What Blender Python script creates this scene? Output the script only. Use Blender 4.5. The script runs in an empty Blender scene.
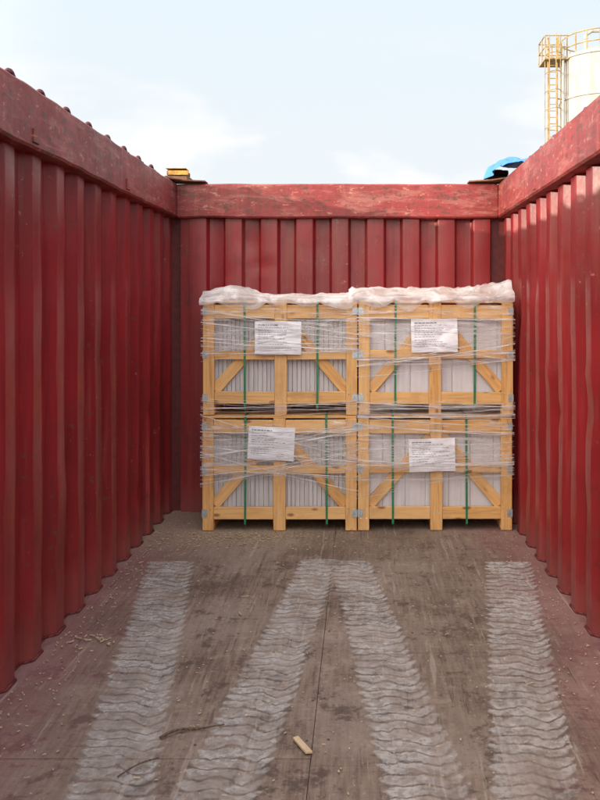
import bpy, bmesh, math, random
from mathutils import Vector, Matrix, noise
random.seed(7)
scene=bpy.context.scene
scene.view_settings.view_transform='Standard'
scene.view_settings.look='None'
scene.view_settings.exposure=0
R=random.uniform

# ---------------------------------------------------------------- node helpers
class NT:
    def __init__(s,mat):
        s.t=mat.node_tree; s.n=s.t.nodes; s.l=s.t.links
    def new(s,typ,**k):
        nd=s.n.new(typ)
        for a,b in k.items(): setattr(nd,a,b)
        return nd
    def put(s,sock,v):
        if isinstance(v,bpy.types.NodeSocket): s.l.new(v,sock)
        else: sock.default_value=v
    def math(s,op,a,b=0.0,c=0.0,clamp=False):
        nd=s.new('ShaderNodeMath',operation=op,use_clamp=clamp)
        s.put(nd.inputs[0],a); s.put(nd.inputs[1],b); s.put(nd.inputs[2],c)
        return nd.outputs[0]
    def mix(s,f,a,b,blend='MIX'):
        nd=s.new('ShaderNodeMixRGB',blend_type=blend)
        s.put(nd.inputs[0],f); s.put(nd.inputs[1],a); s.put(nd.inputs[2],b)
        return nd.outputs[0]
    def mapping(s,vec,scale=(1,1,1),rot=(0,0,0),loc=(0,0,0)):
        nd=s.new('ShaderNodeMapping'); s.put(nd.inputs[0],vec)
        s.put(nd.inputs[1],loc); nd.inputs[2].default_value=rot; nd.inputs[3].default_value=scale
        return nd.outputs[0]
    def noise(s,vec,scale,detail=4,rough=0.55,dist=0.0):
        nd=s.new('ShaderNodeTexNoise'); s.put(nd.inputs['Vector'],vec)
        nd.inputs['Scale'].default_value=scale; nd.inputs['Detail'].default_value=min(detail,4)
        nd.inputs['Roughness'].default_value=rough; nd.inputs['Distortion'].default_value=dist
        return nd.outputs[0]
    def ss(s,v,lo,hi):
        nd=s.new('ShaderNodeMapRange',interpolation_type='SMOOTHSTEP')
        s.put(nd.inputs[0],v); nd.inputs[1].default_value=lo; nd.inputs[2].default_value=hi
        nd.inputs[3].default_value=0; nd.inputs[4].default_value=1
        return nd.outputs[0]
    def bump(s,h,strength=0.3,dist=0.01):
        nd=s.new('ShaderNodeBump'); s.put(nd.inputs['Height'],h)
        nd.inputs['Strength'].default_value=strength; nd.inputs['Distance'].default_value=dist
        return nd.outputs[0]
def newmat(name):
    m=bpy.data.materials.new(name); m.use_nodes=True
    m.node_tree.nodes.clear()
    k=NT(m)
    out=k.new('ShaderNodeOutputMaterial')
    b=k.new('ShaderNodeBsdfPrincipled')
    k.l.new(b.outputs[0],out.inputs[0])
    return m,k,b,out
def c(r,g,b): return (r,g,b,1)

# ---------------------------------------------------------------- materials
def red_paint(name,base=(0.245,0.0145,0.018),fade=0.4,rust=0.8,scrape=0.0,runs=0.35):
    m,k,b,o=newmat(name)
    pos=k.new('ShaderNodeNewGeometry').outputs['Position']
    sep=k.new('ShaderNodeSeparateXYZ'); k.l.new(pos,sep.inputs[0]); z=sep.outputs[2]
    n1=k.noise(pos,1.3,3,0.6); n2=k.noise(pos,9,4,0.7)
    streak=k.noise(k.mapping(pos,(16,16,0.9)),1.0,4,0.65)
    col=k.mix(k.ss(n1,0.35,0.7),c(*base),c(base[0]*0.70,base[1]*0.78,base[2]*0.78))
    col=k.mix(k.math('MULTIPLY',k.ss(streak,0.52,0.75),fade),col,c(0.37,0.085,0.072))
    col=k.mix(k.math('MULTIPLY',k.ss(streak,0.46,0.3),0.5),col,c(0.095,0.010,0.011))
    top=k.math('MULTIPLY',k.ss(z,1.25,2.08),k.ss(streak,0.49,0.60))
    col=k.mix(k.math('MULTIPLY',top,runs),col,c(0.125,0.042,0.028))
    col=k.mix(k.math('MULTIPLY',k.ss(n2,0.55,0.72),0.4),col,c(0.10,0.014,0.013))
    low=k.math('MULTIPLY',k.ss(k.math('ADD',z,k.math('MULTIPLY',n2,0.25)),0.40,0.12),0.4)
    col=k.mix(low,col,c(0.22,0.10,0.085))
    sp=k.noise(pos,21,4,0.75)
    msk=k.math('MULTIPLY',k.ss(sp,0.62,0.65),k.ss(n1,0.44,0.54))
    col=k.mix(k.math('MULTIPLY',msk,rust),col,c(0.13,0.05,0.03))
    chipm=k.math('MULTIPLY',k.ss(sp,0.345,0.32),k.ss(n1,0.50,0.60))
    col=k.mix(k.math('MULTIPLY',chipm,0.5),col,c(0.42,0.22,0.17))
    if scrape>0:
        s1=k.noise(k.mapping(pos,(2.2,2.2,11)),1.6,4,0.75,0.6)
        col=k.mix(k.math('MULTIPLY',k.ss(s1,0.47,0.66),scrape),col,c(0.37,0.17,0.14))
        s2=k.noise(k.mapping(pos,(4,4,9)),3.3,4,0.8)
        col=k.mix(k.math('MULTIPLY',k.ss(s2,0.55,0.61),0.85),col,c(0.080,0.033,0.022))
        col=k.mix(k.math('MULTIPLY',k.ss(s2,0.40,0.34),0.6),col,c(0.43,0.25,0.17))
    k.put(b.inputs['Base Color'],col)
    r=k.math('ADD',k.math('MULTIPLY',n2,0.33),0.20 if not scrape else 0.36)
    k.put(b.inputs['Roughness'],r)
    b.inputs['Specular IOR Level'].default_value=0.45
    k.put(b.inputs['Normal'],k.bump(n2,0.2,0.008))
    return m
M_RED=red_paint('red_container_paint')
M_RAIL=red_paint('red_rail_paint',(0.25,0.027,0.027),0.4,0.9,0.42,0.0)
M_BACK=red_paint('red_end_paint',(0.245,0.017,0.021),0.4,0.9,0.0,0.5)

def mat_ply():
    m,k,b,o=newmat('worn_plywood_floor')
    pos=k.new('ShaderNodeNewGeometry').outputs['Position']
    sep=k.new('ShaderNodeSeparateXYZ'); k.l.new(pos,sep.inputs[0]); x,y=sep.outputs[0],sep.outputs[1]
    rnd=k.new('ShaderNodeObjectInfo').outputs['Random']
    grain=k.noise(k.mapping(pos,(22,1.6,1)),2.2,4,0.7,0.4)
    g2=k.noise(k.mapping(pos,(3,55,1)),1.0,3,0.6)
    big=k.noise(pos,1.1,4,0.65,0.3); mid=k.noise(pos,5.5,4,0.8); fine=k.noise(pos,55,4,0.75)
    col=k.mix(k.ss(grain,0.3,0.7),c(0.104,0.069,0.053),c(0.210,0.149,0.116))
    col=k.mix(k.math('MULTIPLY',rnd,0.35),col,c(0.15,0.112,0.092))
    col=k.mix(k.math('MULTIPLY',k.ss(g2,0.52,0.72),0.4),col,c(0.065,0.042,0.032))
    col=k.mix(k.math('MULTIPLY',k.ss(big,0.42,0.66),0.55),col,c(0.265,0.210,0.178))
    col=k.mix(k.math('MULTIPLY',k.ss(big,0.47,0.30),0.6),col,c(0.070,0.046,0.037))
    col=k.mix(k.math('MULTIPLY',k.ss(mid,0.53,0.64),0.75),col,c(0.062,0.040,0.033))
    col=k.mix(k.math('MULTIPLY',k.ss(mid,0.45,0.34),0.4),col,c(0.30,0.235,0.19))
    col=k.mix(k.math('MULTIPLY',k.ss(fine,0.58,0.68),0.5),col,c(0.34,0.27,0.22))
    col=k.mix(k.math('MULTIPLY',k.ss(fine,0.42,0.34),0.6),col,c(0.05,0.032,0.026))
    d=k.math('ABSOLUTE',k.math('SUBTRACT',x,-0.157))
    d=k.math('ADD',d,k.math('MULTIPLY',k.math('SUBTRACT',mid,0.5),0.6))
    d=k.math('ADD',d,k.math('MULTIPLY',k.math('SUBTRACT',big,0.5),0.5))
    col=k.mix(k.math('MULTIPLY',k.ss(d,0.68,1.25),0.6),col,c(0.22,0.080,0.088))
    # light sawdust film, mostly in front of the left crates
    sx=k.ss(k.math('ADD',x,k.math('MULTIPLY',mid,0.6)),0.55,-0.35)
    saw=k.math('MULTIPLY',k.ss(k.math('ADD',y,k.math('MULTIPLY',mid,1.0)),5.05,5.6),k.math('ADD',k.math('MULTIPLY',sx,0.5),0.12))
    col=k.mix(k.math('MULTIPLY',saw,k.math('ADD',k.math('MULTIPLY',k.ss(fine,0.4,0.6),0.6),0.4)),col,c(0.40,0.31,0.22))
    sc=k.noise(k.mapping(pos,(26,1.5,1),(0,0,-0.2)),1.0,4,0.7)
    col=k.mix(k.math('MULTIPLY',k.ss(sc,0.60,0.65),0.5),col,c(0.33,0.27,0.23))
    col=k.mix(k.math('MULTIPLY',k.ss(sc,0.38,0.34),0.55),col,c(0.05,0.034,0.028))
    k.put(b.inputs['Base Color'],col)
    k.put(b.inputs['Roughness'],k.math('ADD',k.math('MULTIPLY',mid,0.3),0.60))
    b.inputs['Specular IOR Level'].default_value=0.28
    h=k.math('ADD',k.math('MULTIPLY',mid,0.5),k.math('MULTIPLY',fine,0.2))
    k.put(b.inputs['Normal'],k.bump(h,0.35,0.008))
    return m
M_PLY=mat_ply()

def mat_wood():
    m,k,b,o=newmat('pine_board')
    oc=k.new('ShaderNodeTexCoord').outputs['Object']
    rnd=k.new('ShaderNodeObjectInfo').outputs['Random']
    off=k.new('ShaderNodeCombineXYZ')
    for i in range(3): k.put(off.inputs[i],k.math('MULTIPLY',rnd,17.0+9*i))
    v=k.mapping(oc,(1,1,1),(0,0,0),off.outputs[0])
    g=k.noise(k.mapping(v,(2.2,30,30)),1.6,4,0.65,0.8)
    big=k.noise(v,5,3)
    col=k.mix(k.ss(g,0.32,0.68),c(0.73,0.425,0.155),c(0.54,0.26,0.075))
    col=k.mix(k.math('MULTIPLY',k.ss(g,0.58,0.72),0.5),col,c(0.33,0.15,0.04))
    col=k.mix(k.math('MULTIPLY',rnd,0.5),col,c(0.76,0.51,0.25))
    col=k.mix(k.math('MULTIPLY',k.ss(big,0.50,0.72),0.45),col,c(0.37,0.20,0.08))
    vo=k.new('ShaderNodeTexVoronoi'); k.put(vo.inputs['Vector'],k.mapping(v,(5,11,11))); vo.inputs['Scale'].default_value=1.0
    col=k.mix(k.math('MULTIPLY',k.ss(vo.outputs['Distance'],0.18,0.09),0.85),col,c(0.19,0.075,0.03))
    k.put(b.inputs['Base Color'],col); b.inputs['Roughness'].default_value=0.62
    return m
M_WOOD=mat_wood()

def simple(name,col,rough=0.6,metal=0.0,nscale=12,var=0.25,bumpd=0.0):
    m,k,b,o=newmat(name)
    oc=k.new('ShaderNodeTexCoord').outputs['Object']
    n=k.noise(oc,nscale,3,0.65)
    cc=k.mix(k.math('MULTIPLY',k.ss(n,0.35,0.7),1.0),c(*col),c(*[v*(1-var) for v in col]))
    k.put(b.inputs['Base Color'],cc); b.inputs['Roughness'].default_value=rough; b.inputs['Metallic'].default_value=metal
    if bumpd: k.put(b.inputs['Normal'],k.bump(n,0.4,bumpd))
    return m
M_STEEL=simple('galvanized_steel',(0.50,0.56,0.60),0.38,0.6,60,0.35)
M_GREEN=simple('green_strap',(0.02,0.20,0.09),0.4,0,30,0.3)
M_DARK=simple('hole_shade_paint',(0.035,0.022,0.018),0.8)  # dark colour stands for the shade inside the casting holes
M_UNDER=simple('packed_dirt',(0.07,0.045,0.036),0.9)
M_DARKRED=simple('dark_red_steel',(0.12,0.012,0.014),0.55,0,20,0.4,0.005)
M_RUST=simple('rusted_casting',(0.20,0.09,0.045),0.75,0.1,25,0.6,0.01)
M_YEL=simple('faded_yellow_paint',(0.60,0.32,0.05),0.6,0,18,0.6)
M_BLUE=simple('blue_tarpaulin',(0.04,0.22,0.72),0.45,0,8,0.35,0.01)
M_CHIP=simple('wood_chip',(0.46,0.35,0.23),0.8,0,40,0.3)
M_STICK=simple('dry_twig',(0.12,0.075,0.05),0.8,0,60,0.4)
M_GROUND=simple('yard_asphalt',(0.085,0.08,0.075),0.9,0,0.4,0.3)
M_INK=simple('label_ink',(0.18,0.18,0.22),0.7)
M_PAPER=simple('label_paper',(0.82,0.82,0.88),0.3,0,7,0.08)

def mat_slab(name,col,vs):
    m,k,b,o=newmat(name)
    oc=k.new('ShaderNodeTexCoord').outputs['Object']
    n=k.noise(k.mapping(oc,(40,1,3)),1.0,3,0.6); n2=k.noise(oc,6,3)
    cc=k.mix(k.math('MULTIPLY',k.ss(n,0.35,0.7),vs),c(*col),c(col[0]*.62,col[1]*.61,col[2]*.63))
    cc=k.mix(k.math('MULTIPLY',k.ss(n2,0.5,0.7),0.25),cc,c(0.5,0.46,0.43))
    k.put(b.inputs['Base Color'],cc); b.inputs['Roughness'].default_value=0.45
    return m
M_SLAB=mat_slab('wrapped_slab_grey',(0.58,0.56,0.58),0.6)
M_SLAB2=mat_slab('wrapped_slab_white',(0.68,0.66,0.71),0.35)

def mat_film(name,lo,hi,base,streak=(3,1,70),fade=True,amax=0.85):
    m,k,b,o=newmat(name)
    tc=k.new('ShaderNodeTexCoord'); oc=tc.outputs['Object']
    n=k.noise(k.mapping(oc,streak,(0,0.16,0)),1.0,3,0.62,0.5)
    a=k.math('ADD',k.math('MULTIPLY',k.ss(n,lo,hi),amax-base),base)
    if fade:
        sp=k.new('ShaderNodeSeparateXYZ'); k.l.new(tc.outputs['UV'],sp.inputs[0]); v=sp.outputs[1]
        big=k.noise(k.mapping(oc,(5,1,12)),1.0,2,0.6)
        vv=k.math('ADD',v,k.math('MULTIPLY',k.math('SUBTRACT',big,0.5),0.7))
        a=k.math('MULTIPLY',a,k.math('MULTIPLY',k.ss(vv,0.0,0.25),k.ss(vv,1.0,0.78)))
    b.inputs['Base Color'].default_value=c(0.90,0.90,0.93); b.inputs['Roughness'].default_value=0.16
    b.inputs['Specular IOR Level'].default_value=0.8
    tr=k.new('ShaderNodeBsdfTransparent'); tl=k.new('ShaderNodeBsdfTranslucent'); tl.inputs[0].default_value=c(0.88,0.88,0.90)
    m1=k.new('ShaderNodeMixShader'); m1.inputs[0].default_value=0.4
    k.l.new(b.outputs[0],m1.inputs[1]); k.l.new(tl.outputs[0],m1.inputs[2])
    m2=k.new('ShaderNodeMixShader'); k.put(m2.inputs[0],a)
    k.l.new(tr.outputs[0],m2.inputs[1]); k.l.new(m1.outputs[0],m2.inputs[2])
    k.l.new(m2.outputs[0],o.inputs[0])
    return m
M_FILM=mat_film('stretch_film',0.47,0.66,0.05,(3,1,60),True,0.75)
M_TOPFILM=mat_film('crumpled_top_film',0.38,0.65,0.40,(7,7,10),False,0.92)
M_STRAND=simple('film_strand',(0.86,0.86,0.88),0.25,0,20,0.1)

def mat_track():
    m,k,b,o=newmat('dusty_tire_print')
    tc=k.new('ShaderNodeTexCoord'); uv=tc.outputs['UV']
    pos=k.new('ShaderNodeNewGeometry').outputs['Position']
    sp=k.new('ShaderNodeSeparateXYZ'); k.l.new(uv,sp.inputs[0]); u,v=sp.outputs[0],sp.outputs[1]
    wob=k.noise(pos,15,4,0.75)
    w2=k.noise(pos,3.2,2,0.6)
    au=k.math('ABSOLUTE',u)
    cur=k.math('MULTIPLY',k.math('PINGPONG',k.math('ADD',u,1.0),0.5),0.75)
    cur=k.math('ADD',cur,k.math('MULTIPLY',k.math('SINE',k.math('MULTIPLY',u,3.6)),0.22))
    ph=k.math('ADD',k.math('DIVIDE',v,0.060),cur)
    ph=k.math('ADD',ph,k.math('MULTIPLY',k.math('SUBTRACT',wob,0.5),0.95))
    ph=k.math('ADD',ph,k.math('MULTIPLY',k.math('SUBTRACT',w2,0.5),1.6))
    fr=k.math('FRACT',ph)
    thick=k.noise(pos,6,3,0.75)
    line=k.math('MULTIPLY',k.ss(fr,0.0,0.06),k.ss(k.math('ADD',fr,k.math('MULTIPLY',k.math('SUBTRACT',thick,0.5),0.6)),0.26,0.16))
    wear2=k.noise(pos,38,4,0.8)
    line=k.math('MULTIPLY',line,k.ss(wear2,0.36,0.48))
    a=k.math('SUBTRACT',1.0,k.math('MULTIPLY',line,0.85))
    eu=k.math('ADD',au,k.math('MULTIPLY',k.math('SINE',k.math('MULTIPLY',ph,6.283)),0.07))
    eu=k.math('ADD',eu,k.math('MULTIPLY',k.math('SUBTRACT',wob,0.5),0.5))
    a=k.math('MULTIPLY',a,k.ss(eu,0.99,0.80))
    a=k.math('MULTIPLY',a,k.math('ADD',k.math('MULTIPLY',k.ss(thick,0.36,0.60),0.36),0.28))
    a=k.math('MULTIPLY',a,k.math('ADD',k.math('MULTIPLY',k.ss(wear2,0.38,0.58),0.50),0.40))
    a=k.math('MULTIPLY',a,k.math('ADD',k.math('MULTIPLY',k.ss(w2,0.3,0.6),0.25),0.75))
    b.inputs['Base Color'].default_value=c(0.55,0.52,0.50); b.inputs['Roughness'].default_value=1.0
    b.inputs['Specular IOR Level'].default_value=0.0
    tr=k.new('ShaderNodeBsdfTransparent'); m2=k.new('ShaderNodeMixShader'); k.put(m2.inputs[0],a)
    k.l.new(tr.outputs[0],m2.inputs[1]); k.l.new(b.outputs[0],m2.inputs[2]); k.l.new(m2.outputs[0],o.inputs[0])
    return m
M_TRACK=mat_track()

def mat_silo():
    m,k,b,o=newmat('silo_cream_paint')
    oc=k.new('ShaderNodeTexCoord').outputs['Object']
    st=k.noise(k.mapping(oc,(3.2,3.2,0.22)),1.0,4,0.65); n=k.noise(oc,1.5,4)
    col=k.mix(k.ss(st,0.4,0.7),c(0.40,0.39,0.365),c(0.31,0.29,0.255))
    col=k.mix(k.math('MULTIPLY',k.ss(n,0.5,0.7),0.35),col,c(0.27,0.22,0.16))
    k.put(b.inputs['Base Color'],col); b.inputs['Roughness'].default_value=0.6
    return m
M_SILO=mat_silo()
M_SILORAIL=simple('silo_rail_paint',(0.43,0.29,0.11),0.6,0,3,0.4)

# ---------------------------------------------------------------- mesh helpers
def link(name,me,mat=None,parent=None,smooth=False):
    ob=bpy.data.objects.new(name,me); scene.collection.objects.link(ob)
    if mat: me.materials.append(mat)
    if parent: ob.parent=parent
    if smooth:
        for p in me.polygons: p.use_smooth=True
    return ob
def empty(name,loc=(0,0,0),rot=0):
    e=bpy.data.objects.new(name,None); scene.collection.objects.link(e); e.location=loc; e.rotation_euler[2]=rot
    e.empty_display_size=0.1
    return e
def bm_box(bm,lo,hi):
    vs=[bm.verts.new((x,y,z)) for x in (lo[0],hi[0]) for y in (lo[1],hi[1]) for z in (lo[2],hi[2])]
    for f in ((0,1,3,2),(4,6,7,5),(0,4,5,1),(2,3,7,6),(0,2,6,4),(1,5,7,3)):
        bm.faces.new([vs[i] for i in f])
def bm_tube(bm,p0,p1,r,seg=8):
    p0=Vector(p0);p1=Vector(p1);d=(p1-p0)
    q=d.to_track_quat('Z','Y'); a=[];b_=[]
    for i in range(seg):
        t=2*math.pi*i/seg; o=q@Vector((r*math.cos(t),r*math.sin(t),0))
        a.append(bm.verts.new(p0+o)); b_.append(bm.verts.new(p1+o))
    for i in range(seg):
        j=(i+1)%seg; bm.faces.new((a[i],a[j],b_[j],b_[i]))
    bm.faces.new(a[::-1]); bm.faces.new(b_)
def fin(bm,name,mat=None,parent=None,smooth=False,bevel=0):
    bmesh.ops.recalc_face_normals(bm,faces=bm.faces)
    me=bpy.data.meshes.new(name); bm.to_mesh(me); bm.free()
    ob=link(name,me,mat,parent,smooth)
    if bevel:
        md=ob.modifiers.new('b','BEVEL'); md.width=bevel; md.segments=2; md.limit_method='ANGLE'
    return ob
def box(name,lo,hi,mat,parent=None,bevel=0):
    bm=bmesh.new(); bm_box(bm,lo,hi); return fin(bm,name,mat,parent,False,bevel)

# ---------------------------------------------------------------- container
XL,XR=-1.33,1.017; YB=5.61; Y0=-0.32
ZR0,ZR1=2.065,2.30
cont=empty('shipping_container')

def corr(total,pitch,inner,slope,depth,rad=0.006):
    s=0.0
    outer=pitch-inner-2*slope
    raw=[]
    while s<total:
        raw+= [(s,0),(s+inner,0),(s+inner+slope,depth),(s+inner+slope+outer,depth)]
        s+=pitch
    raw=[p for p in raw if p[0]<=total]
    if raw[-1][0]<total-0.001: raw.append((total,raw[-1][1]))
    out=[raw[0]]
    for i in range(1,len(raw)-1):
        p=Vector(raw[i]);a=Vector(raw[i-1]);b_=Vector(raw[i+1]); r=min(rad,(b_-p).length*0.4,(a-p).length*0.4)
        p1=p+(a-p).normalized()*r; p2=p+(b_-p).normalized()*r
        for t in (0,0.33,0.67,1):
            q=(1-t)**2*p1+2*t*(1-t)*p+t*t*p2; out.append((q.x,q.y))
    out.append(raw[-1])
    return out
def wall_mesh(name,prof,fn,z0,z1,mat,amp=0.004,nd=26):
    bm=bmesh.new(); nz=60; rows=[]
    dents=[(R(0,6),R(0.1,2.0),R(0.04,0.14),R(-0.012,0.014)) for _ in range(nd)]
    for j in range(nz+1):
        z=z0+(z1-z0)*j/nz; row=[]
        for s,d in prof:
            w=amp*noise.noise(Vector((s*1.1,z*1.5,len(name))))+amp*0.6*noise.noise(Vector((s*5,z*4,3.3+len(name))))
            for ds,dz,dr,da in dents:
                q=((s-ds)**2+(z-dz)**2)/(dr*dr)
                if q<4: w+=da*math.exp(-q*1.5)
            row.append(bm.verts.new(fn(s,d+w,z)))
        rows.append(row)
    for j in range(nz):
        for i in range(len(prof)-1):
            bm.faces.new((rows[j][i],rows[j][i+1],rows[j+1][i+1],rows[j+1][i]))
    return fin(bm,name,mat,cont,True)
ps=corr(YB-Y0+0.04,0.258,0.092,0.032,0.042)
WO=0.056
wall_mesh('side_wall_left',ps,lambda s,d,z:(XL-d,YB+WO-s,z),-0.01,ZR0+0.02,M_RED,0.006,40)
wall_mesh('side_wall_right',ps,lambda s,d,z:(XR+d,YB+WO-s,z),-0.01,ZR0+0.02,M_RED,0.006,40)
pe=corr(2.125,0.249,0.118,0.014,0.050)
wall_mesh('end_wall',pe,lambda s,d,z:(XL+0.135+s,YB+d,z),-0.01,ZR0+0.02,M_BACK,0.003)
for nm,xa,xb in (('corner_post_left',XL-0.06,XL+0.085),('corner_post_right',XR-0.095,XR+0.06)):
    box(nm,(xa,YB+0.045,-0.05),(xb,YB+0.13,ZR0+0.01),M_DARKRED,cont,0.004)
box('post_web_left',(XL+0.070,YB+0.012,0),(XL+0.137,YB+0.018,ZR0),M_BACK,cont)

def rail(name,lo,hi,axis,mat):
    bm=bmesh.new(); n=110; L=hi[axis]-lo[axis]; o=1-axis; rings=[]
    b_=0.010
    for i in range(n+1):
        s=lo[axis]+L*i/n; ring=[]
        for (a,z) in ((lo[o],lo[2]+b_),(lo[o]+b_,lo[2]),(hi[o]-b_,lo[2]),(hi[o],lo[2]+b_),(hi[o],hi[2]-b_),(hi[o]-b_,hi[2]),(lo[o]+b_,hi[2]),(lo[o],hi[2]-b_)):
            w=0.005*noise.noise(Vector((s*2.0,z*3,a)))+0.005*noise.noise(Vector((s*7,z*9,a+5)))
            p=[0,0,0]; p[axis]=s; p[o]=a+w; p[2]=z+w*0.8
            ring.append(bm.verts.new(p))
        rings.append(ring)
    for i in range(n):
        for k in range(8):
            m=(k+1)%8; bm.faces.new((rings[i][k],rings[i][m],rings[i+1][m],rings[i+1][k]))
    bm.faces.new(rings[0][::-1]); bm.faces.new(rings[-1])
    return fin(bm,name,mat,cont)
XLI,XRI=-1.276,0.962
rail('top_side_rail_left',(XL-0.06,Y0,ZR0),(XLI,YB+0.06,ZR1),1,M_RAIL)
rail('top_side_rail_right',(XRI,Y0,ZR0),(XR+0.06,YB+0.06,ZR1),1,M_RAIL)
rail('top_end_rail',(XLI+0.004,YB-0.045,ZR0-0.005),(XRI-0.004,YB+0.07,ZR1-0.005),0,M_RAIL)
for sx,x0,x1 in (('left',XL-0.055,XL-0.0),('right',XR+0.0,XR+0.055)):
    rail('rail_lip_'+sx,(x0,Y0,ZR1+0.004),(x1,YB-0.08,ZR1+0.028),1,M_DARKRED)
    bm=bmesh.new(); y=0.1
    while y<YB-0.15:
        xc=(x0+x1)/2; z=ZR1+0.026
        prev=None
        for i in range(7):
            t=math.pi*i/6; p=(xc,y+0.035*math.cos(t),z+0.030*math.sin(t))
            if prev: bm_tube(bm,prev,p,0.011,8)
            prev=p
        bm_box(bm,(xc-0.02,y-0.05,z-0.002),(xc+0.02,y+0.05,z+0.008))
        y+=0.30
    fin(bm,'lashing_eyes_'+sx,M_DARKRED,cont,True)
for nm,sx in (('left',-1),('right',1)):
    bm=bmesh.new()
    for y in (1.9,3.15,4.4,5.3):
        xf=XLI if sx<0 else XRI
        a=(xf-0.004,y-0.03,ZR0+0.02) ; b_=(xf+0.006,y+0.03,ZR0+0.075)
        if sx>0: a=(xf-0.006,y-0.03,ZR0+0.02); b_=(xf+0.004,y+0.03,ZR0+0.075)
        bm_box(bm,a,b_)
    fin(bm,'rail_brackets_'+nm,M_RAIL,cont,False,0.002)
box('bottom_rail_left',(XL-0.10,Y0,-0.16),(XL-0.052,YB+0.05,0.03),M_RED,cont,0.006)
box('bottom_rail_right',(XR+0.052,Y0,-0.16),(XR+0.10,YB+0.05,0.03),M_RED,cont,0.006)
box('bottom_end_rail',(XL-0.05,YB+0.056,-0.16),(XR+0.05,YB+0.12,0.03),M_RED,cont,0.006)
box('door_sill',(XL-0.04,Y0-0.1,-0.16),(XR+0.04,Y0,0.0),M_DARKRED,cont,0.006)
for nm,xa in (('door_post_left',XL-0.08),('door_post_right',XR-0.04)):
    box(nm,(xa,Y0-0.12,-0.16),(xa+0.12,Y0-0.102,2.42),M_DARKRED,cont,0.008)
bm=bmesh.new()
for sgn,X in ((-1,XL),(1,XR)):
    prev=None
    for s,dd in ps:
        p=Vector((X+sgn*(dd-0.002),YB+WO-s,0.003))
        if prev is not None and (p-prev).length>0.001: bm_tube(bm,prev,p,0.007,6)
        prev=p
fin(bm,'foot_weld_beads',M_DARKRED,cont,True)

def casting(name,cx,cy,z,mat):
    bm=bmesh.new(); bm_box(bm,(cx-0.085,cy-0.08,z),(cx+0.085,cy+0.09,z+0.035))
    bm_box(bm,(cx-0.07,cy-0.065,z+0.037),(cx+0.07,cy+0.07,z+0.075))
    fin(bm,name,mat,cont,False,0.01)
    bm=bmesh.new(); bm_tube(bm,(cx,cy-0.02,z+0.076),(cx,cy-0.02,z+0.080),0.034,16)  # solid dark disc on top, painted shade in place of a cut hole
    fin(bm,name+'_hole_shade_disc',M_DARK,cont)
casting('corner_casting_left',XL+0.05,YB+0.03,ZR1+0.018,M_RUST)
casting('corner_casting_right',XR-0.05,YB+0.03,ZR1+0.018,M_RUST)
def gusset(name,x0,dx,mat,z):
    bm=bmesh.new()
    pts=[(x0,YB+0.05),(x0+dx,YB+0.05),(x0+dx,YB-0.055),(x0+dx*0.45,YB-0.11),(x0,YB-0.26)]
    lo=[bm.verts.new((x,y,z)) for x,y in pts]; hi=[bm.verts.new((x,y,z+0.010)) for x,y in pts]
    bm.faces.new(lo); bm.faces.new(hi)
    for i in range(5):
        j=(i+1)%5; bm.faces.new((lo[i],lo[j],hi[j],hi[i]))
    fin(bm,name,mat,cont,False,0.002)
gusset('gusset_left',XL-0.01,0.265,M_RUST,ZR1+0.007)
gusset('gusset_right',XR+0.01,-0.27,M_RUST,ZR1+0.007)
box('yellow_edge_strip',(XL+0.00,YB-0.062,ZR1+0.055),(XL+0.14,YB-0.053,ZR1+0.085),M_YEL,cont,0.002)
box('yellow_marking_plate',(XL-0.02,YB-0.06,ZR1+0.099),(XL+0.12,YB+0.05,ZR1+0.104),M_YEL,cont,0.002)

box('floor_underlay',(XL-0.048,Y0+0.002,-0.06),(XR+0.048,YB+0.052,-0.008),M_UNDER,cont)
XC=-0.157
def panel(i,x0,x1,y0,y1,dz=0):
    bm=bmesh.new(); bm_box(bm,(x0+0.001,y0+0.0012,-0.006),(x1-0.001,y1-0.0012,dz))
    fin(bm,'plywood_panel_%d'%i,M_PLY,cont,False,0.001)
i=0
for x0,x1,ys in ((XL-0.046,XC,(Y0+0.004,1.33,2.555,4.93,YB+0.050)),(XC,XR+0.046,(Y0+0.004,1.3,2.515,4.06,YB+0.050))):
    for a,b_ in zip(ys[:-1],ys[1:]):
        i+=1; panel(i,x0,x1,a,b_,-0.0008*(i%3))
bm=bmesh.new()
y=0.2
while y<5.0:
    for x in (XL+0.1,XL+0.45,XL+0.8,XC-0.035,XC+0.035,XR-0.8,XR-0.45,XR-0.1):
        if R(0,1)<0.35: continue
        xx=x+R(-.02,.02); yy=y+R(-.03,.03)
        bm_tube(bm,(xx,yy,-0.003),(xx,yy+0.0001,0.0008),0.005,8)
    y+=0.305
fin(bm,'floor_screws',M_UNDER,cont)

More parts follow.
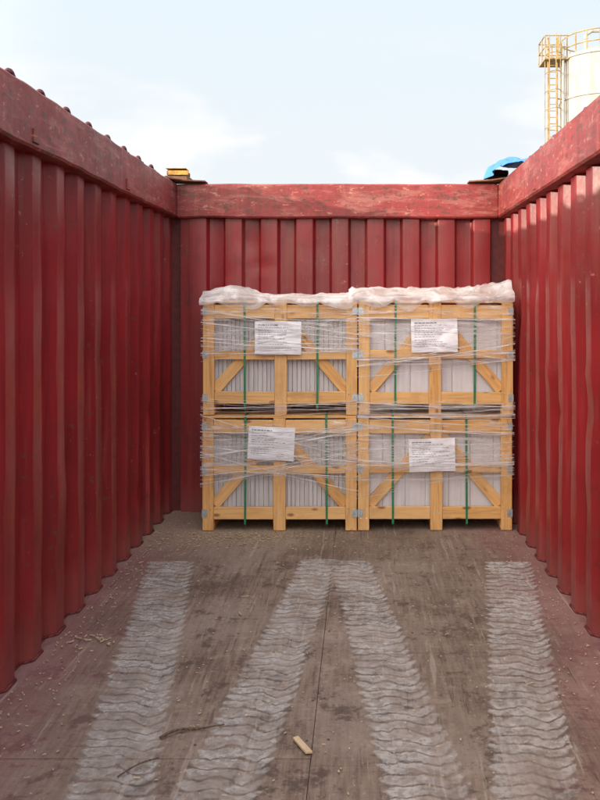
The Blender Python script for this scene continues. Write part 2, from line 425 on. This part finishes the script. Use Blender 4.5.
# ---------------------------------------------------------------- tire tracks
def track(pts,w0,w1,z):
    bm=bmesh.new(); uvl=bm.loops.layers.uv.new('UVMap'); n=60; rows=[]; L=R(0,1); prev=None; Ls=[]
    for i in range(n+1):
        t=i/n
        y=pts[0][1]+(pts[-1][1]-pts[0][1])*t
        (xa,ya),(xb,yb),(xc_,yc)=pts
        x=xa*(y-yb)*(y-yc)/((ya-yb)*(ya-yc))+xb*(y-ya)*(y-yc)/((yb-ya)*(yb-yc))+xc_*(y-ya)*(y-yb)/((yc-ya)*(yc-yb))
        x+=0.012*noise.noise(Vector((y*1.5,z*900,0)))
        p=Vector((x,y,z))
        if prev: L+=(p-prev).length
        prev=p; w=w0+(w1-w0)*t; Ls.append(L)
        rows.append([bm.verts.new((x-w/2+w*k/4,y,z)) for k in range(5)])
    for i in range(n):
        for k in range(4):
            f=bm.faces.new((rows[i][k],rows[i][k+1],rows[i+1][k+1],rows[i+1][k]))
            for lp,(uu,vv) in zip(f.loops,((k,i),(k+1,i),(k+1,i+1),(k,i+1))):
                lp[uvl].uv=(uu/2-1,Ls[vv])
    fin(bm,'tire_track',M_TRACK)
track([(-0.42,0.3),(-0.735,2.35),(-1.065,4.52)],0.28,0.27,0.0040)
track([(-0.62,0.3),(-0.425,2.35),(-0.225,4.55)],0.32,0.22,0.0050)
track([(0.42,0.3),(0.205,2.35),(-0.06,4.52)],0.31,0.24,0.0062)
track([(0.22,0.3),(0.520,2.35),(0.83,4.5)],0.28,0.27,0.0072)

# ---------------------------------------------------------------- crates
def board(par,name,p0,p1,w,t,nrm):
    p0=Vector(p0);p1=Vector(p1); d=p1-p0; L=d.length; X=d.normalized(); Z=Vector(nrm).normalized(); Y=Z.cross(X).normalized(); Z=X.cross(Y)
    bm=bmesh.new(); bm_box(bm,(-L/2,-w/2,-t/2),(L/2,w/2,t/2))
    ob=fin(bm,name,M_WOOD,par,False,0.0025)
    M=Matrix((X,Y,Z)).transposed().to_4x4(); M.translation=(p0+p1)/2
    ob.matrix_local=M
    return ob
W,D,H=0.992,0.44,0.722
def crate(loc,rot,kind,strands,film_z,label,seed,straps):
    random.seed(seed)
    e=empty('wooden_crate',loc,rot)
    n=(0,-1,0); t=0.022
    pw=0.072
    cx=W/2+R(-0.01,0.01)
    for side,y in (('front',t/2),('back',D-t/2)):
        for nm,x,ww in (('post_l',pw/2,pw),('post_c',cx,0.078),('post_r',W-pw/2,pw)):
            board(e,f'{side}_{nm}',(x,y,0.002),(x,y,H),ww,t,n)
        s=0.0015 if side=='front' else -0.0015
        for nm,z,ww in (('top_rail',H-0.055,0.088),('mid_rail',0.392+R(-.01,.01),0.052),('bottom_rail',0.112,0.078)):
            j=R(-0.004,0.004)
            board(e,f'{side}_{nm}_a',(pw+0.0008,y+s,z+j),(cx-0.0398,y+s,z),ww,t-0.003,n)
            board(e,f'{side}_{nm}_b',(cx+0.0398,y+s,z),(W-pw-0.0008,y+s,z+j),ww,t-0.003,n)
        yy=t+0.012 if side=='front' else D-t-0.012
        board(e,f'{side}_brace_l',(cx-0.03,yy,H-0.11+R(-.02,.02)),(pw+0.0,yy,0.16),0.070,0.02,n)
        board(e,f'{side}_brace_r',(cx+0.03,yy,H-0.11+R(-.02,.02)),(W-pw-0.0,yy,0.16),0.070,0.02,n)
    for side,x,nn in (('left',t/2,(-1,0,0)),('right',W-t/2,(1,0,0))):
        for nm,z,ww in (('top',H-0.05,0.085),('mid',0.392,0.055),('bottom',0.112,0.078)):
            board(e,f'{side}_side_{nm}',(x,t+0.001,z),(x,D-t-0.001,z),ww,t-0.004,nn)
    for x in (pw/2,cx,W-pw/2):
        board(e,'runner',(x,t+0.024,0.036),(x,D-t-0.024,0.036),0.07,0.068,(0,0,1))
    for i in range(5):
        y=0.045+i*(D-0.09)/4
        board(e,'lid_board',(0.003,y,H+0.009),(W-0.003,y,H+0.009),0.075,0.016,(0,0,1))
    board(e,'deck_board',(0.075,0.10,0.077),(W-0.075,0.10,0.077),0.1,0.012,(0,0,1))
    board(e,'deck_board',(0.075,0.32,0.077),(W-0.075,0.32,0.077),0.1,0.012,(0,0,1))
    bm=bmesh.new(); x=0.03; th=0.030 if kind==0 else 0.15
    while x<W-0.03-th*0.15:
        tt=th*R(0.85,1.1)
        y0=0.052+R(0,0.004); bm_box(bm,(x+0.0005,y0,0.086),(min(x+tt,W-0.026)-0.0005,D-0.052,H-0.012-R(0.0,0.012)))
        x+=tt
    fin(bm,'slabs',M_SLAB if kind==0 else M_SLAB2,e,False,0.004)
    bm=bmesh.new()
    for x,sg in ((0,1),(W,-1)):
        for z in (H-0.052,0.112,0.392):
            if z==0.392 and R(0,1)<0.4: continue
            xa=x-sg*0.0028; xb=x+sg*0.032
            bm_box(bm,(min(xa,xb),-0.0022,z-0.024),(max(xa,xb),-0.0004,z+0.024))
            xa=x-sg*0.0028; xb=x-sg*0.0006
            bm_box(bm,(min(xa,xb),-0.0003,z-0.024),(max(xa,xb),0.05,z+0.024))
    fin(bm,'corner_brackets',M_STEEL,e)
    bm=bmesh.new()
    for x,zz in ((cx,H-0.055),(cx,0.112),(pw/2,H-0.03),(W-pw/2,H-0.03),(pw/2,0.14),(W-pw/2,0.14),(pw/2,0.08),(W-pw/2,0.08),(cx,0.39)):
        for dx in (-0.018,0.018):
            bm_tube(bm,(x+dx,0.004,zz+R(-.01,.01)),(x+dx,-0.0012,zz),0.0035,8)
    fin(bm,'nails',M_STEEL,e)
    bm=bmesh.new()
    for x in straps:
        pts=[(0.046,0.02),(-0.0035,0.045),(-0.0035,0.16),(-0.002,H*0.5),(-0.0035,H-0.06),(-0.004,H+0.015),(0.01,H+0.0195),(D-0.01,H+0.0195),(D+0.004,H),(D+0.004,0.05)]
        sw=0.007; lean=R(-0.006,0.006)
        prev=None
        for i,(y,z) in enumerate(pts):
            a=bm.verts.new((x-sw+lean*z,y,z)); b_=bm.verts.new((x+sw+lean*z,y,z))
            if prev: bm.faces.new((prev[0],prev[1],b_,a))
            prev=(a,b_)
    ob=fin(bm,'green_straps',M_GREEN,e); md=ob.modifiers.new('s','SOLIDIFY'); md.thickness=0.001
    lx,lz,la=label; lw,lh=0.297,0.212
    bm=bmesh.new(); nx,nz=24,16; g=[]
    def lab(u,v,off):
        x=(u-.5)*lw; z=(v-.5)*lh
        y=-0.020-0.012*noise.noise(Vector((u*2.2+seed,v*1.8,seed)))-0.005*noise.noise(Vector((u*7,v*7,seed)))-off
        ca,sa=math.cos(la),math.sin(la)
        return (lx+x*ca-z*sa, y, lz+x*sa+z*ca)
    for j in range(nz+1): g.append([bm.verts.new(lab(i/nx,j/nz,0)) for i in range(nx+1)])
    for j in range(nz):
        for i in range(nx): bm.faces.new((g[j][i],g[j][i+1],g[j+1][i+1],g[j+1][i]))
    fin(bm,'paper_label',M_PAPER,e,True)
    bm=bmesh.new()
    def word(u0,u1,v0,v1):
        bm.faces.new([bm.verts.new(lab(u,v,0.0011)) for u,v in ((u0,v0),(u1,v0),(u1,v1),(u0,v1))])
    v=0.90
    for row in range(11):
        hgt=0.014 if row else 0.030
        if row in (2,7): v-=0.035
        u=0.07; end=R(0.35,0.9) if row else 0.5
        while u<end:
            wl=R(0.02,0.075); word(u,u+wl,v-hgt,v); u+=wl+0.016
        v-=hgt+0.048
    word(0.70,0.93,0.80,0.805); word(0.07,0.93,0.77,0.774); word(0.60,0.92,0.12,0.124)
    fin(bm,'label_text',M_INK,e)
    bm=bmesh.new(); uvl=bm.loops.layers.uv.new('UVMap')
    for (z0,z1) in film_z:
        path=[(-0.008,0.30)]+[(-0.008,0.15),(-0.010,0.02),(0.0,-0.009)]+[(W*i/50,-0.012) for i in range(1,50)]+[(W,-0.009),(W+0.010,0.02),(W+0.008,0.15),(W+0.008,0.30)]
        nz=26; g=[]
        for j in range(nz+1):
            z=z0+(z1-z0)*j/nz; row=[]
            for i,(x,y) in enumerate(path):
                w=0.009*noise.noise(Vector((x*3+seed,z*45+x*9,1)))+0.006*noise.noise(Vector((x*9,z*18-x*6,seed)))
                front=1 if 3<i<len(path)-4 else 0.3
                row.append(bm.verts.new((x,y-abs(w)*front*1.2,z+0.012*noise.noise(Vector((x*3,seed,z*2))))))
            g.append(row)
        for j in range(nz):
            for i in range(len(path)-1):
                f=bm.faces.new((g[j][i],g[j][i+1],g[j+1][i+1],g[j+1][i]))
                for lp,(a,b_) in zip(f.loops,((i,j),(i+1,j),(i+1,j+1),(i,j+1))): lp[uvl].uv=(a/len(path),b_/nz)
    fin(bm,'stretch_film',M_FILM,e,True)
    bm=bmesh.new()
    for (za,zb,cnt,slope,bias) in strands:
        for _ in range(cnt):
            a=R(za,zb); s=bias+R(-1,1)*slope; wd=R(0.0006,0.0016) if R(0,1)<0.85 else R(0.0022,0.004)
            zl=a-s; zr=a+s; sag=R(0,0.018); xa,xb=(-0.012,W+0.012)
            prev=None; y=-0.0245-R(0,0.006); wob=R(0,100)
            for i in range(25):
                u=i/24; x=xa+(xb-xa)*u
                z=zl+(zr-zl)*u-sag*math.sin(math.pi*u)+0.0045*noise.noise(Vector((u*6,wob,0)))
                ww=wd*(0.5+1.0*abs(noise.noise(Vector((u*9,wob,4)))))
                yy=y+(0.016 if i in (0,24) else 0)
                p=(bm.verts.new((x,yy,z-ww)),bm.verts.new((x,yy-0.001,z+ww)))
                if prev: bm.faces.new((prev[0],p[0],p[1],prev[1]))
                prev=p
    fin(bm,'film_strands',M_STRAND,e)
    return e
YC=5.14
cL=-1.013; cR=-0.013
up=H+0.019
crate((cL,YC,0),0.0,0,[(0.42,0.68,20,0.05,-0.02),(0.36,0.62,20,0.04,0.10),(0.36,0.62,18,0.05,-0.10),(0.35,0.42,8,0.03,0)],[(0.33,0.735)],(0.445,0.565,-0.05),11,(0.275,0.80))
crate((cR,YC+0.006,0),0.004,1,[(0.38,0.46,14,0.02,0.0),(0.46,0.71,12,0.03,-0.04),(0.30,0.5,10,0.03,0.10),(0.33,0.36,6,0.01,0.01)],[(0.38,0.735)],(0.475,0.49,0.03),23,(0.225,0.70))
crate((cL+0.003,YC+0.004,up),0.002,0,[(0.40,0.48,12,0.03,0),(0.45,0.66,14,0.03,-0.06),(-0.01,0.09,16,0.03,0),(0.36,0.6,6,0.03,0.1)],[(0.42,0.735)],(0.485,0.50,-0.01),37,(0.27,0.735))
crate((cR+0.004,YC+0.0,up),-0.002,1,[(0.42,0.68,18,0.05,-0.04),(0.34,0.42,16,0.02,0.01),(-0.01,0.08,18,0.02,0),(0.3,0.45,8,0.04,0.08)],[(0.42,0.735),(-0.02,0.10)],(0.485,0.515,0.02),51,(0.235,0.745))
random.seed(99)

def topfilm(name,x0,x1,z,amp,bulge,seed):
    bm=bmesh.new(); nx,ny=150,40; g=[]
    y0,y1=YC-0.032,YC+D+0.01
    for j in range(ny+1):
        v=j/ny; row=[]
        for i in range(nx+1):
            u=i/nx; x=x0+(x1-x0)*u; y=y0+(y1-y0)*max(0,(v-0.14)/0.86)
            wx=x+0.25*noise.noise(Vector((x*3,y*3,seed+11)))
            r=(1-abs(noise.noise(Vector((wx*2.2+y*1.5,y*6-wx*1.2,seed))))*2.2)**2*0.6+(1-abs(noise.noise(Vector((wx*6,y*10+wx*3,seed+3))))*2.2)**2*0.20+0.07*noise.noise(Vector((x*25,y*25,seed+7)))
            sil=0.75+1.0*max(0,noise.noise(Vector((x*2.1,seed,0.5))))
            env=(0.25+0.75*math.sin(math.pi*min(1,max(0,(v-0.14)/0.7)))) if v>0.14 else 0.25
            zz=z+amp*max(0,r)*env*sil+bulge(u)*env
            yy=y
            if v<=0.14:
                k=(0.14-v)/0.14; zz=z+amp*max(0,r)*0.25*sil-k*(0.02+0.11*abs(noise.noise(Vector((x*5,seed,2)))))
                yy=y0-0.008*math.sin(k*3)+0.008*noise.noise(Vector((x*16,k*2,seed)))
            row.append(bm.verts.new((x+0.01*noise.noise(Vector((x*9,y*9,seed+9))),yy,zz)))
        g.append(row)
    for j in range(ny):
        for i in range(nx): bm.faces.new((g[j][i],g[j][i+1],g[j+1][i+1],g[j+1][i]))
    return fin(bm,name,M_TOPFILM,None,True)
zt=up+H+0.022
topfilm('plastic_cover_sheet',cL-0.015,cL+W-0.03,zt,0.07,lambda u:0.05*math.exp(-((u-0.18)/0.16)**2)+0.012,2.2)
topfilm('plastic_cover_sheet',cR-0.06,cR+W+0.008,zt+0.004,0.075,lambda u:0.042+0.055*math.exp(-((u-1.0)/0.05)**2),8.1)

# ---------------------------------------------------------------- debris
bm=bmesh.new()
def chip(x,y,l,w,h,a):
    ca,sa=math.cos(a),math.sin(a); vs=[]
    for zz in (0.0046,0.0046+h):
        for u,v in ((-l,-w),(l,-w*R(.3,1)),(l*R(.6,1),w),(-l,w*R(.4,1))):
            vs.append(bm.verts.new((x+u*ca-v*sa,y+u*sa+v*ca,zz+R(0,h*0.5))))
    for f in ((0,3,2,1),(4,5,6,7),(0,1,5,4),(1,2,6,5),(2,3,7,6),(3,0,4,7)): bm.faces.new([vs[i] for i in f])
for _ in range(650):
    x=R(XL+0.05,XR-0.05); y=R(1.8,5.1)
    chip(x,y,R(0.002,0.006),R(0.001,0.003),0.002,R(0,6.3))
for _ in range(36):
    x=R(XL+0.05,XR-0.05); y=R(1.9,5.0)
    chip(x,y,R(0.006,0.020),R(0.0012,0.003),0.003,R(0,6.3))
for _ in range(360):
    x=random.gauss(-0.85,0.26); y=5.08-abs(random.gauss(0,0.14))
    if XL+0.03<x<XR: chip(x,y,R(0.003,0.010),R(0.001,0.004),0.003,R(0,6.3))
for _ in range(240):
    x=XL+0.03+abs(random.gauss(0,0.1)); y=R(2.0,5.3)
    chip(x,y,R(0.002,0.007),R(0.001,0.003),0.003,R(0,6.3))
for _ in range(180):
    x=XR-0.03-abs(random.gauss(0,0.08)); y=R(2.0,5.3)
    chip(x,y,R(0.002,0.006),R(0.001,0.003),0.002,R(0,6.3))
for _ in range(26):
    chip(random.gauss(-1.15,0.06),random.gauss(3.45,0.07),R(0.004,0.014),R(0.002,0.004),0.003,R(0,6.3))
fin(bm,'wood_debris',M_CHIP)
bm=bmesh.new()
a=Vector((-0.215,2.66,0.006)); b_=Vector((-0.165,2.575,0.006)); d=(b_-a)
pn=Vector((-d.y,d.x,0)).normalized()*0.012
vs=[bm.verts.new(p) for p in (a-pn*.8,b_-pn,b_+pn*.9+d*.1,a+pn,)]+[bm.verts.new(p+Vector((0,0,0.008))) for p in (a-pn*.8,b_-pn*.9,b_+pn*.8+d*.1,a+pn*.9)]
for f in ((0,3,2,1),(4,5,6,7),(0,1,5,4),(1,2,6,5),(2,3,7,6),(3,0,4,7)): bm.faces.new([vs[i] for i in f])
fin(bm,'wood_offcut',simple('fresh_wood',(0.55,0.41,0.26),0.7,0,30,0.2),None,False,0.0015)
bm=bmesh.new()
p=None
for i in range(13):
    t=i/12; q=Vector((-0.665+0.20*t,2.66+0.10*t+0.02*math.sin(t*5),0.010+0.004*math.sin(t*9)))
    if p: bm_tube(bm,p,q,0.0050-0.0025*t,7)
    p=q
fin(bm,'twig',M_STICK,None,True)
bm=bmesh.new(); p=None
for i in range(11):
    t=i/10; q=Vector((-0.74+0.10*t,2.44+0.10*t,0.009+0.01*math.sin(t*3)))
    if p: bm_tube(bm,p,q,0.003-0.0012*t,6)
    p=q
fin(bm,'twig',M_STICK,None,True)

# blue tarpaulin folded over the right rail corner
bm=bmesh.new(); g=[]; nx,ny=50,36
for j in range(ny+1):
    row=[]
    for i in range(nx+1):
        u=i/nx; v=j/ny
        x=XR-0.135+0.30*v; y=5.68-0.72*u
        r=abs(noise.noise(Vector((u*3,v*3,1.5))))+0.2*abs(noise.noise(Vector((u*13,v*9,5))))
        # rises over the casting, hangs at the inner and outer edges and toward the viewer
        rise=min(1,v/0.10)**0.7
        zz=ZR1+0.030+rise*(0.075*(1-u)**0.6+0.012)+0.05*r*rise*(0.4+0.6*math.sin(math.pi*v))
        zz-=0.55*max(0,v-0.75)
        zz-=0.03*max(0,u-0.9)*10*0.6
        zz=max(zz,ZR1+0.010) if v<0.7 else zz
        row.append(bm.verts.new((x+0.03*noise.noise(Vector((u*4,v*2,9))),y,zz)))
    g.append(row)
for j in range(ny):
    for i in range(nx): bm.faces.new((g[j][i],g[j][i+1],g[j+1][i+1],g[j+1][i]))
fin(bm,'blue_tarpaulin',M_BLUE,None,True)

# ---------------------------------------------------------------- silo
SX,SY,SR=12.05,40.0,2.0; GZ=-0.18
silo=empty('storage_silo',(SX,SY,GZ-0.35))
bm=bmesh.new(); seg=64
prof=[(0.5,2.2),(SR,4.6),(SR,6.6),(SR+.04,6.62),(SR+.04,6.72),(SR,6.74),(SR,9.3),(SR+.04,9.32),(SR+.04,9.42),(SR,9.44),(SR,12.1),(SR+.05,12.12),(SR+.05,12.22),(SR,12.24),(SR,14.1),(SR+.06,14.12),(SR+.06,14.25),(SR*0.97,14.32),(SR*0.6,14.62),(SR*0.2,14.8),(0.01,14.82)]
rings=[[bm.verts.new((r*math.cos(2*math.pi*i/seg),r*math.sin(2*math.pi*i/seg),z)) for i in range(seg)] for r,z in prof]
for a,b_ in zip(rings[:-1],rings[1:]):
    for i in range(seg):
        j=(i+1)%seg; bm.faces.new((a[i],a[j],b_[j],b_[i]))
ob=fin(bm,'tank',M_SILO,silo,True)
md=ob.modifiers.new('e','EDGE_SPLIT'); md.split_angle=math.radians(35)
bm=bmesh.new()
for i in range(4):
    t=math.pi/4+i*math.pi/2; x,y=SR*math.cos(t),SR*math.sin(t)
    bm_tube(bm,(x,y,0),(x,y,5.2),0.13,10)
fin(bm,'legs',M_SILO,silo)
bm=bmesh.new()
n=20; rr=SR-0.05
for i in range(n):
    t=2*math.pi*i/n; t2=2*math.pi*(i+1)/n
    p=(rr*math.cos(t),rr*math.sin(t)); q=(rr*math.cos(t2),rr*math.sin(t2))
    bm_tube(bm,(p[0],p[1],14.2),(p[0],p[1],15.25),0.035,6)
    for z in (14.7,15.25): bm_tube(bm,(p[0],p[1],z),(q[0],q[1],z),0.032,6)
px0,px1=-SR-1.0,-SR+0.15
bm_box(bm,(px0,-0.9,14.05),(px1,0.5,14.12))
for x,y in ((px0,-0.9),(px0,-0.2),(px0,0.5),(-SR-0.35,-0.9),(-SR-0.35,0.5)):
    bm_tube(bm,(x,y,14.1),(x,y,15.2),0.035,6)
for z in (14.65,15.2):
    bm_tube(bm,(px0,-0.9,z),(px0,0.5,z),0.032,6); bm_tube(bm,(px0,-0.9,z),(px1,-0.9,z),0.032,6); bm_tube(bm,(px0,0.5,z),(px1,0.5,z),0.032,6)
lx=-SR-0.55
for dx in (-0.22,0.22): bm_tube(bm,(lx+dx,-0.55,0),(lx+dx,-0.55,15.2),0.045,6)
z=0.4
while z<14.3:
    bm_tube(bm,(lx-0.22,-0.55,z),(lx+0.22,-0.55,z),0.022,6); z+=0.32
z=2.6
while z<15:
    prev=None
    for i in range(9):
        t=math.pi*i/8; p=(lx+0.38*math.cos(t),-0.55-0.7*math.sin(t),z)
        if prev: bm_tube(bm,prev,p,0.022,6)
        prev=p
    z+=0.9
for i in (0,2,4,6,8):
    t=math.pi*i/8; bm_tube(bm,(lx+0.38*math.cos(t),-0.55-0.7*math.sin(t),2.4),(lx+0.38*math.cos(t),-0.55-0.7*math.sin(t),15.2),0.022,6)
for z in (3.5,6.7,9.4,12.2): bm_tube(bm,(lx+0.22,-0.55,z),(-SR+0.15,-0.3,z),0.035,6)
fin(bm,'ladder_and_railings',M_SILORAIL,silo)
bm=bmesh.new()
pp=[(-0.9,-0.5,14.5),(-0.9,-0.5,15.35),(-0.6,-0.5,15.55),(0.3,-0.5,15.55)]
for a,b_ in zip(pp[:-1],pp[1:]): bm_tube(bm,a,b_,0.08,10)
bm_tube(bm,(0.35,0,14.7),(0.35,0,15.4),0.42,20)
bm_tube(bm,(-SR-0.08,-0.75,1.0),(-SR-0.08,-0.75,14.9),0.06,8)
fin(bm,'filter_and_pipes',M_SILO,silo,False)

# ---------------------------------------------------------------- ground
bm=bmesh.new(); S=900
bm.faces.new([bm.verts.new(p) for p in ((-S,-S,GZ),(S,-S,GZ),(S,S,GZ),(-S,S,GZ))])
fin(bm,'ground',M_GROUND)

# ---------------------------------------------------------------- light
d=Vector((1,0.65,-0.165)).normalized()
elev=math.asin(-d.z); az=math.atan2(-d.x,-d.y)
sun=bpy.data.lights.new('sun','SUN'); sun.energy=5.0; sun.angle=math.radians(0.6); sun.color=(1.0,0.87,0.72)
so=bpy.data.objects.new('sun',sun); scene.collection.objects.link(so); so.rotation_euler=d.to_track_quat('-Z','Y').to_euler()
w=bpy.data.worlds.new('World'); scene.world=w; w.use_nodes=True; k=NT(w); k.n.clear()
sky=k.new('ShaderNodeTexSky'); sky.sky_type='NISHITA'; sky.sun_disc=False; sky.sun_elevation=elev; sky.sun_rotation=az
sky.air_density=1.0; sky.dust_density=1.0
tc=k.new('ShaderNodeTexCoord').outputs['Generated']
sp=k.new('ShaderNodeSeparateXYZ'); k.l.new(tc,sp.inputs[0]); zz=sp.outputs[2]
dn=k.new('ShaderNodeVectorMath',operation='DOT_PRODUCT'); k.l.new(tc,dn.inputs[0]); dn.inputs[1].default_value=tuple(-d)
zen=k.ss(zz,0.33,0.9); tow=k.ss(dn.outputs['Value'],-0.2,1.0)
bright=k.math('ADD',1.0,k.math('ADD',k.math('MULTIPLY',zen,0.75),k.math('MULTIPLY',tow,4.0)))
cl=k.noise(k.mapping(tc,(1.0,1.0,2.6),(0,0,0),(0.35,0.1,0.0)),2.6,4,0.6,0.2)
cmask=k.math('MULTIPLY',k.ss(cl,0.46,0.60),k.ss(zz,0.36,0.12))
hz=k.ss(zz,0.04,0.38)
veil=k.mix(hz,c(9.3,9.7,10.0),c(8.6,9.6,10.3))
veil=k.mix(cmask,veil,c(11.2,11.0,10.9))
veil=k.mix(tow,veil,c(9.9,8.8,7.5))
vm=k.new('ShaderNodeVectorMath',operation='SCALE'); k.l.new(veil,vm.inputs[0]); k.put(vm.inputs['Scale'],bright)
fin_c=k.mix(0.95,sky.outputs[0],vm.outputs[0])
bg=k.new('ShaderNodeBackground'); bg.inputs[1].default_value=0.1; k.l.new(fin_c,bg.inputs[0])
wo=k.new('ShaderNodeOutputWorld'); k.l.new(bg.outputs[0],wo.inputs[0])

# ---------------------------------------------------------------- camera
cam=bpy.data.cameras.new('camera'); co=bpy.data.objects.new('camera',cam); scene.collection.objects.link(co)
co.location=(0,0,1.445); co.rotation_euler=(math.radians(90),0,0)
cam.sensor_width=36; cam.lens=36.0; cam.shift_x=-0.075; cam.shift_y=-0.1175; cam.clip_end=3000; cam.clip_start=0.05
scene.camera=co
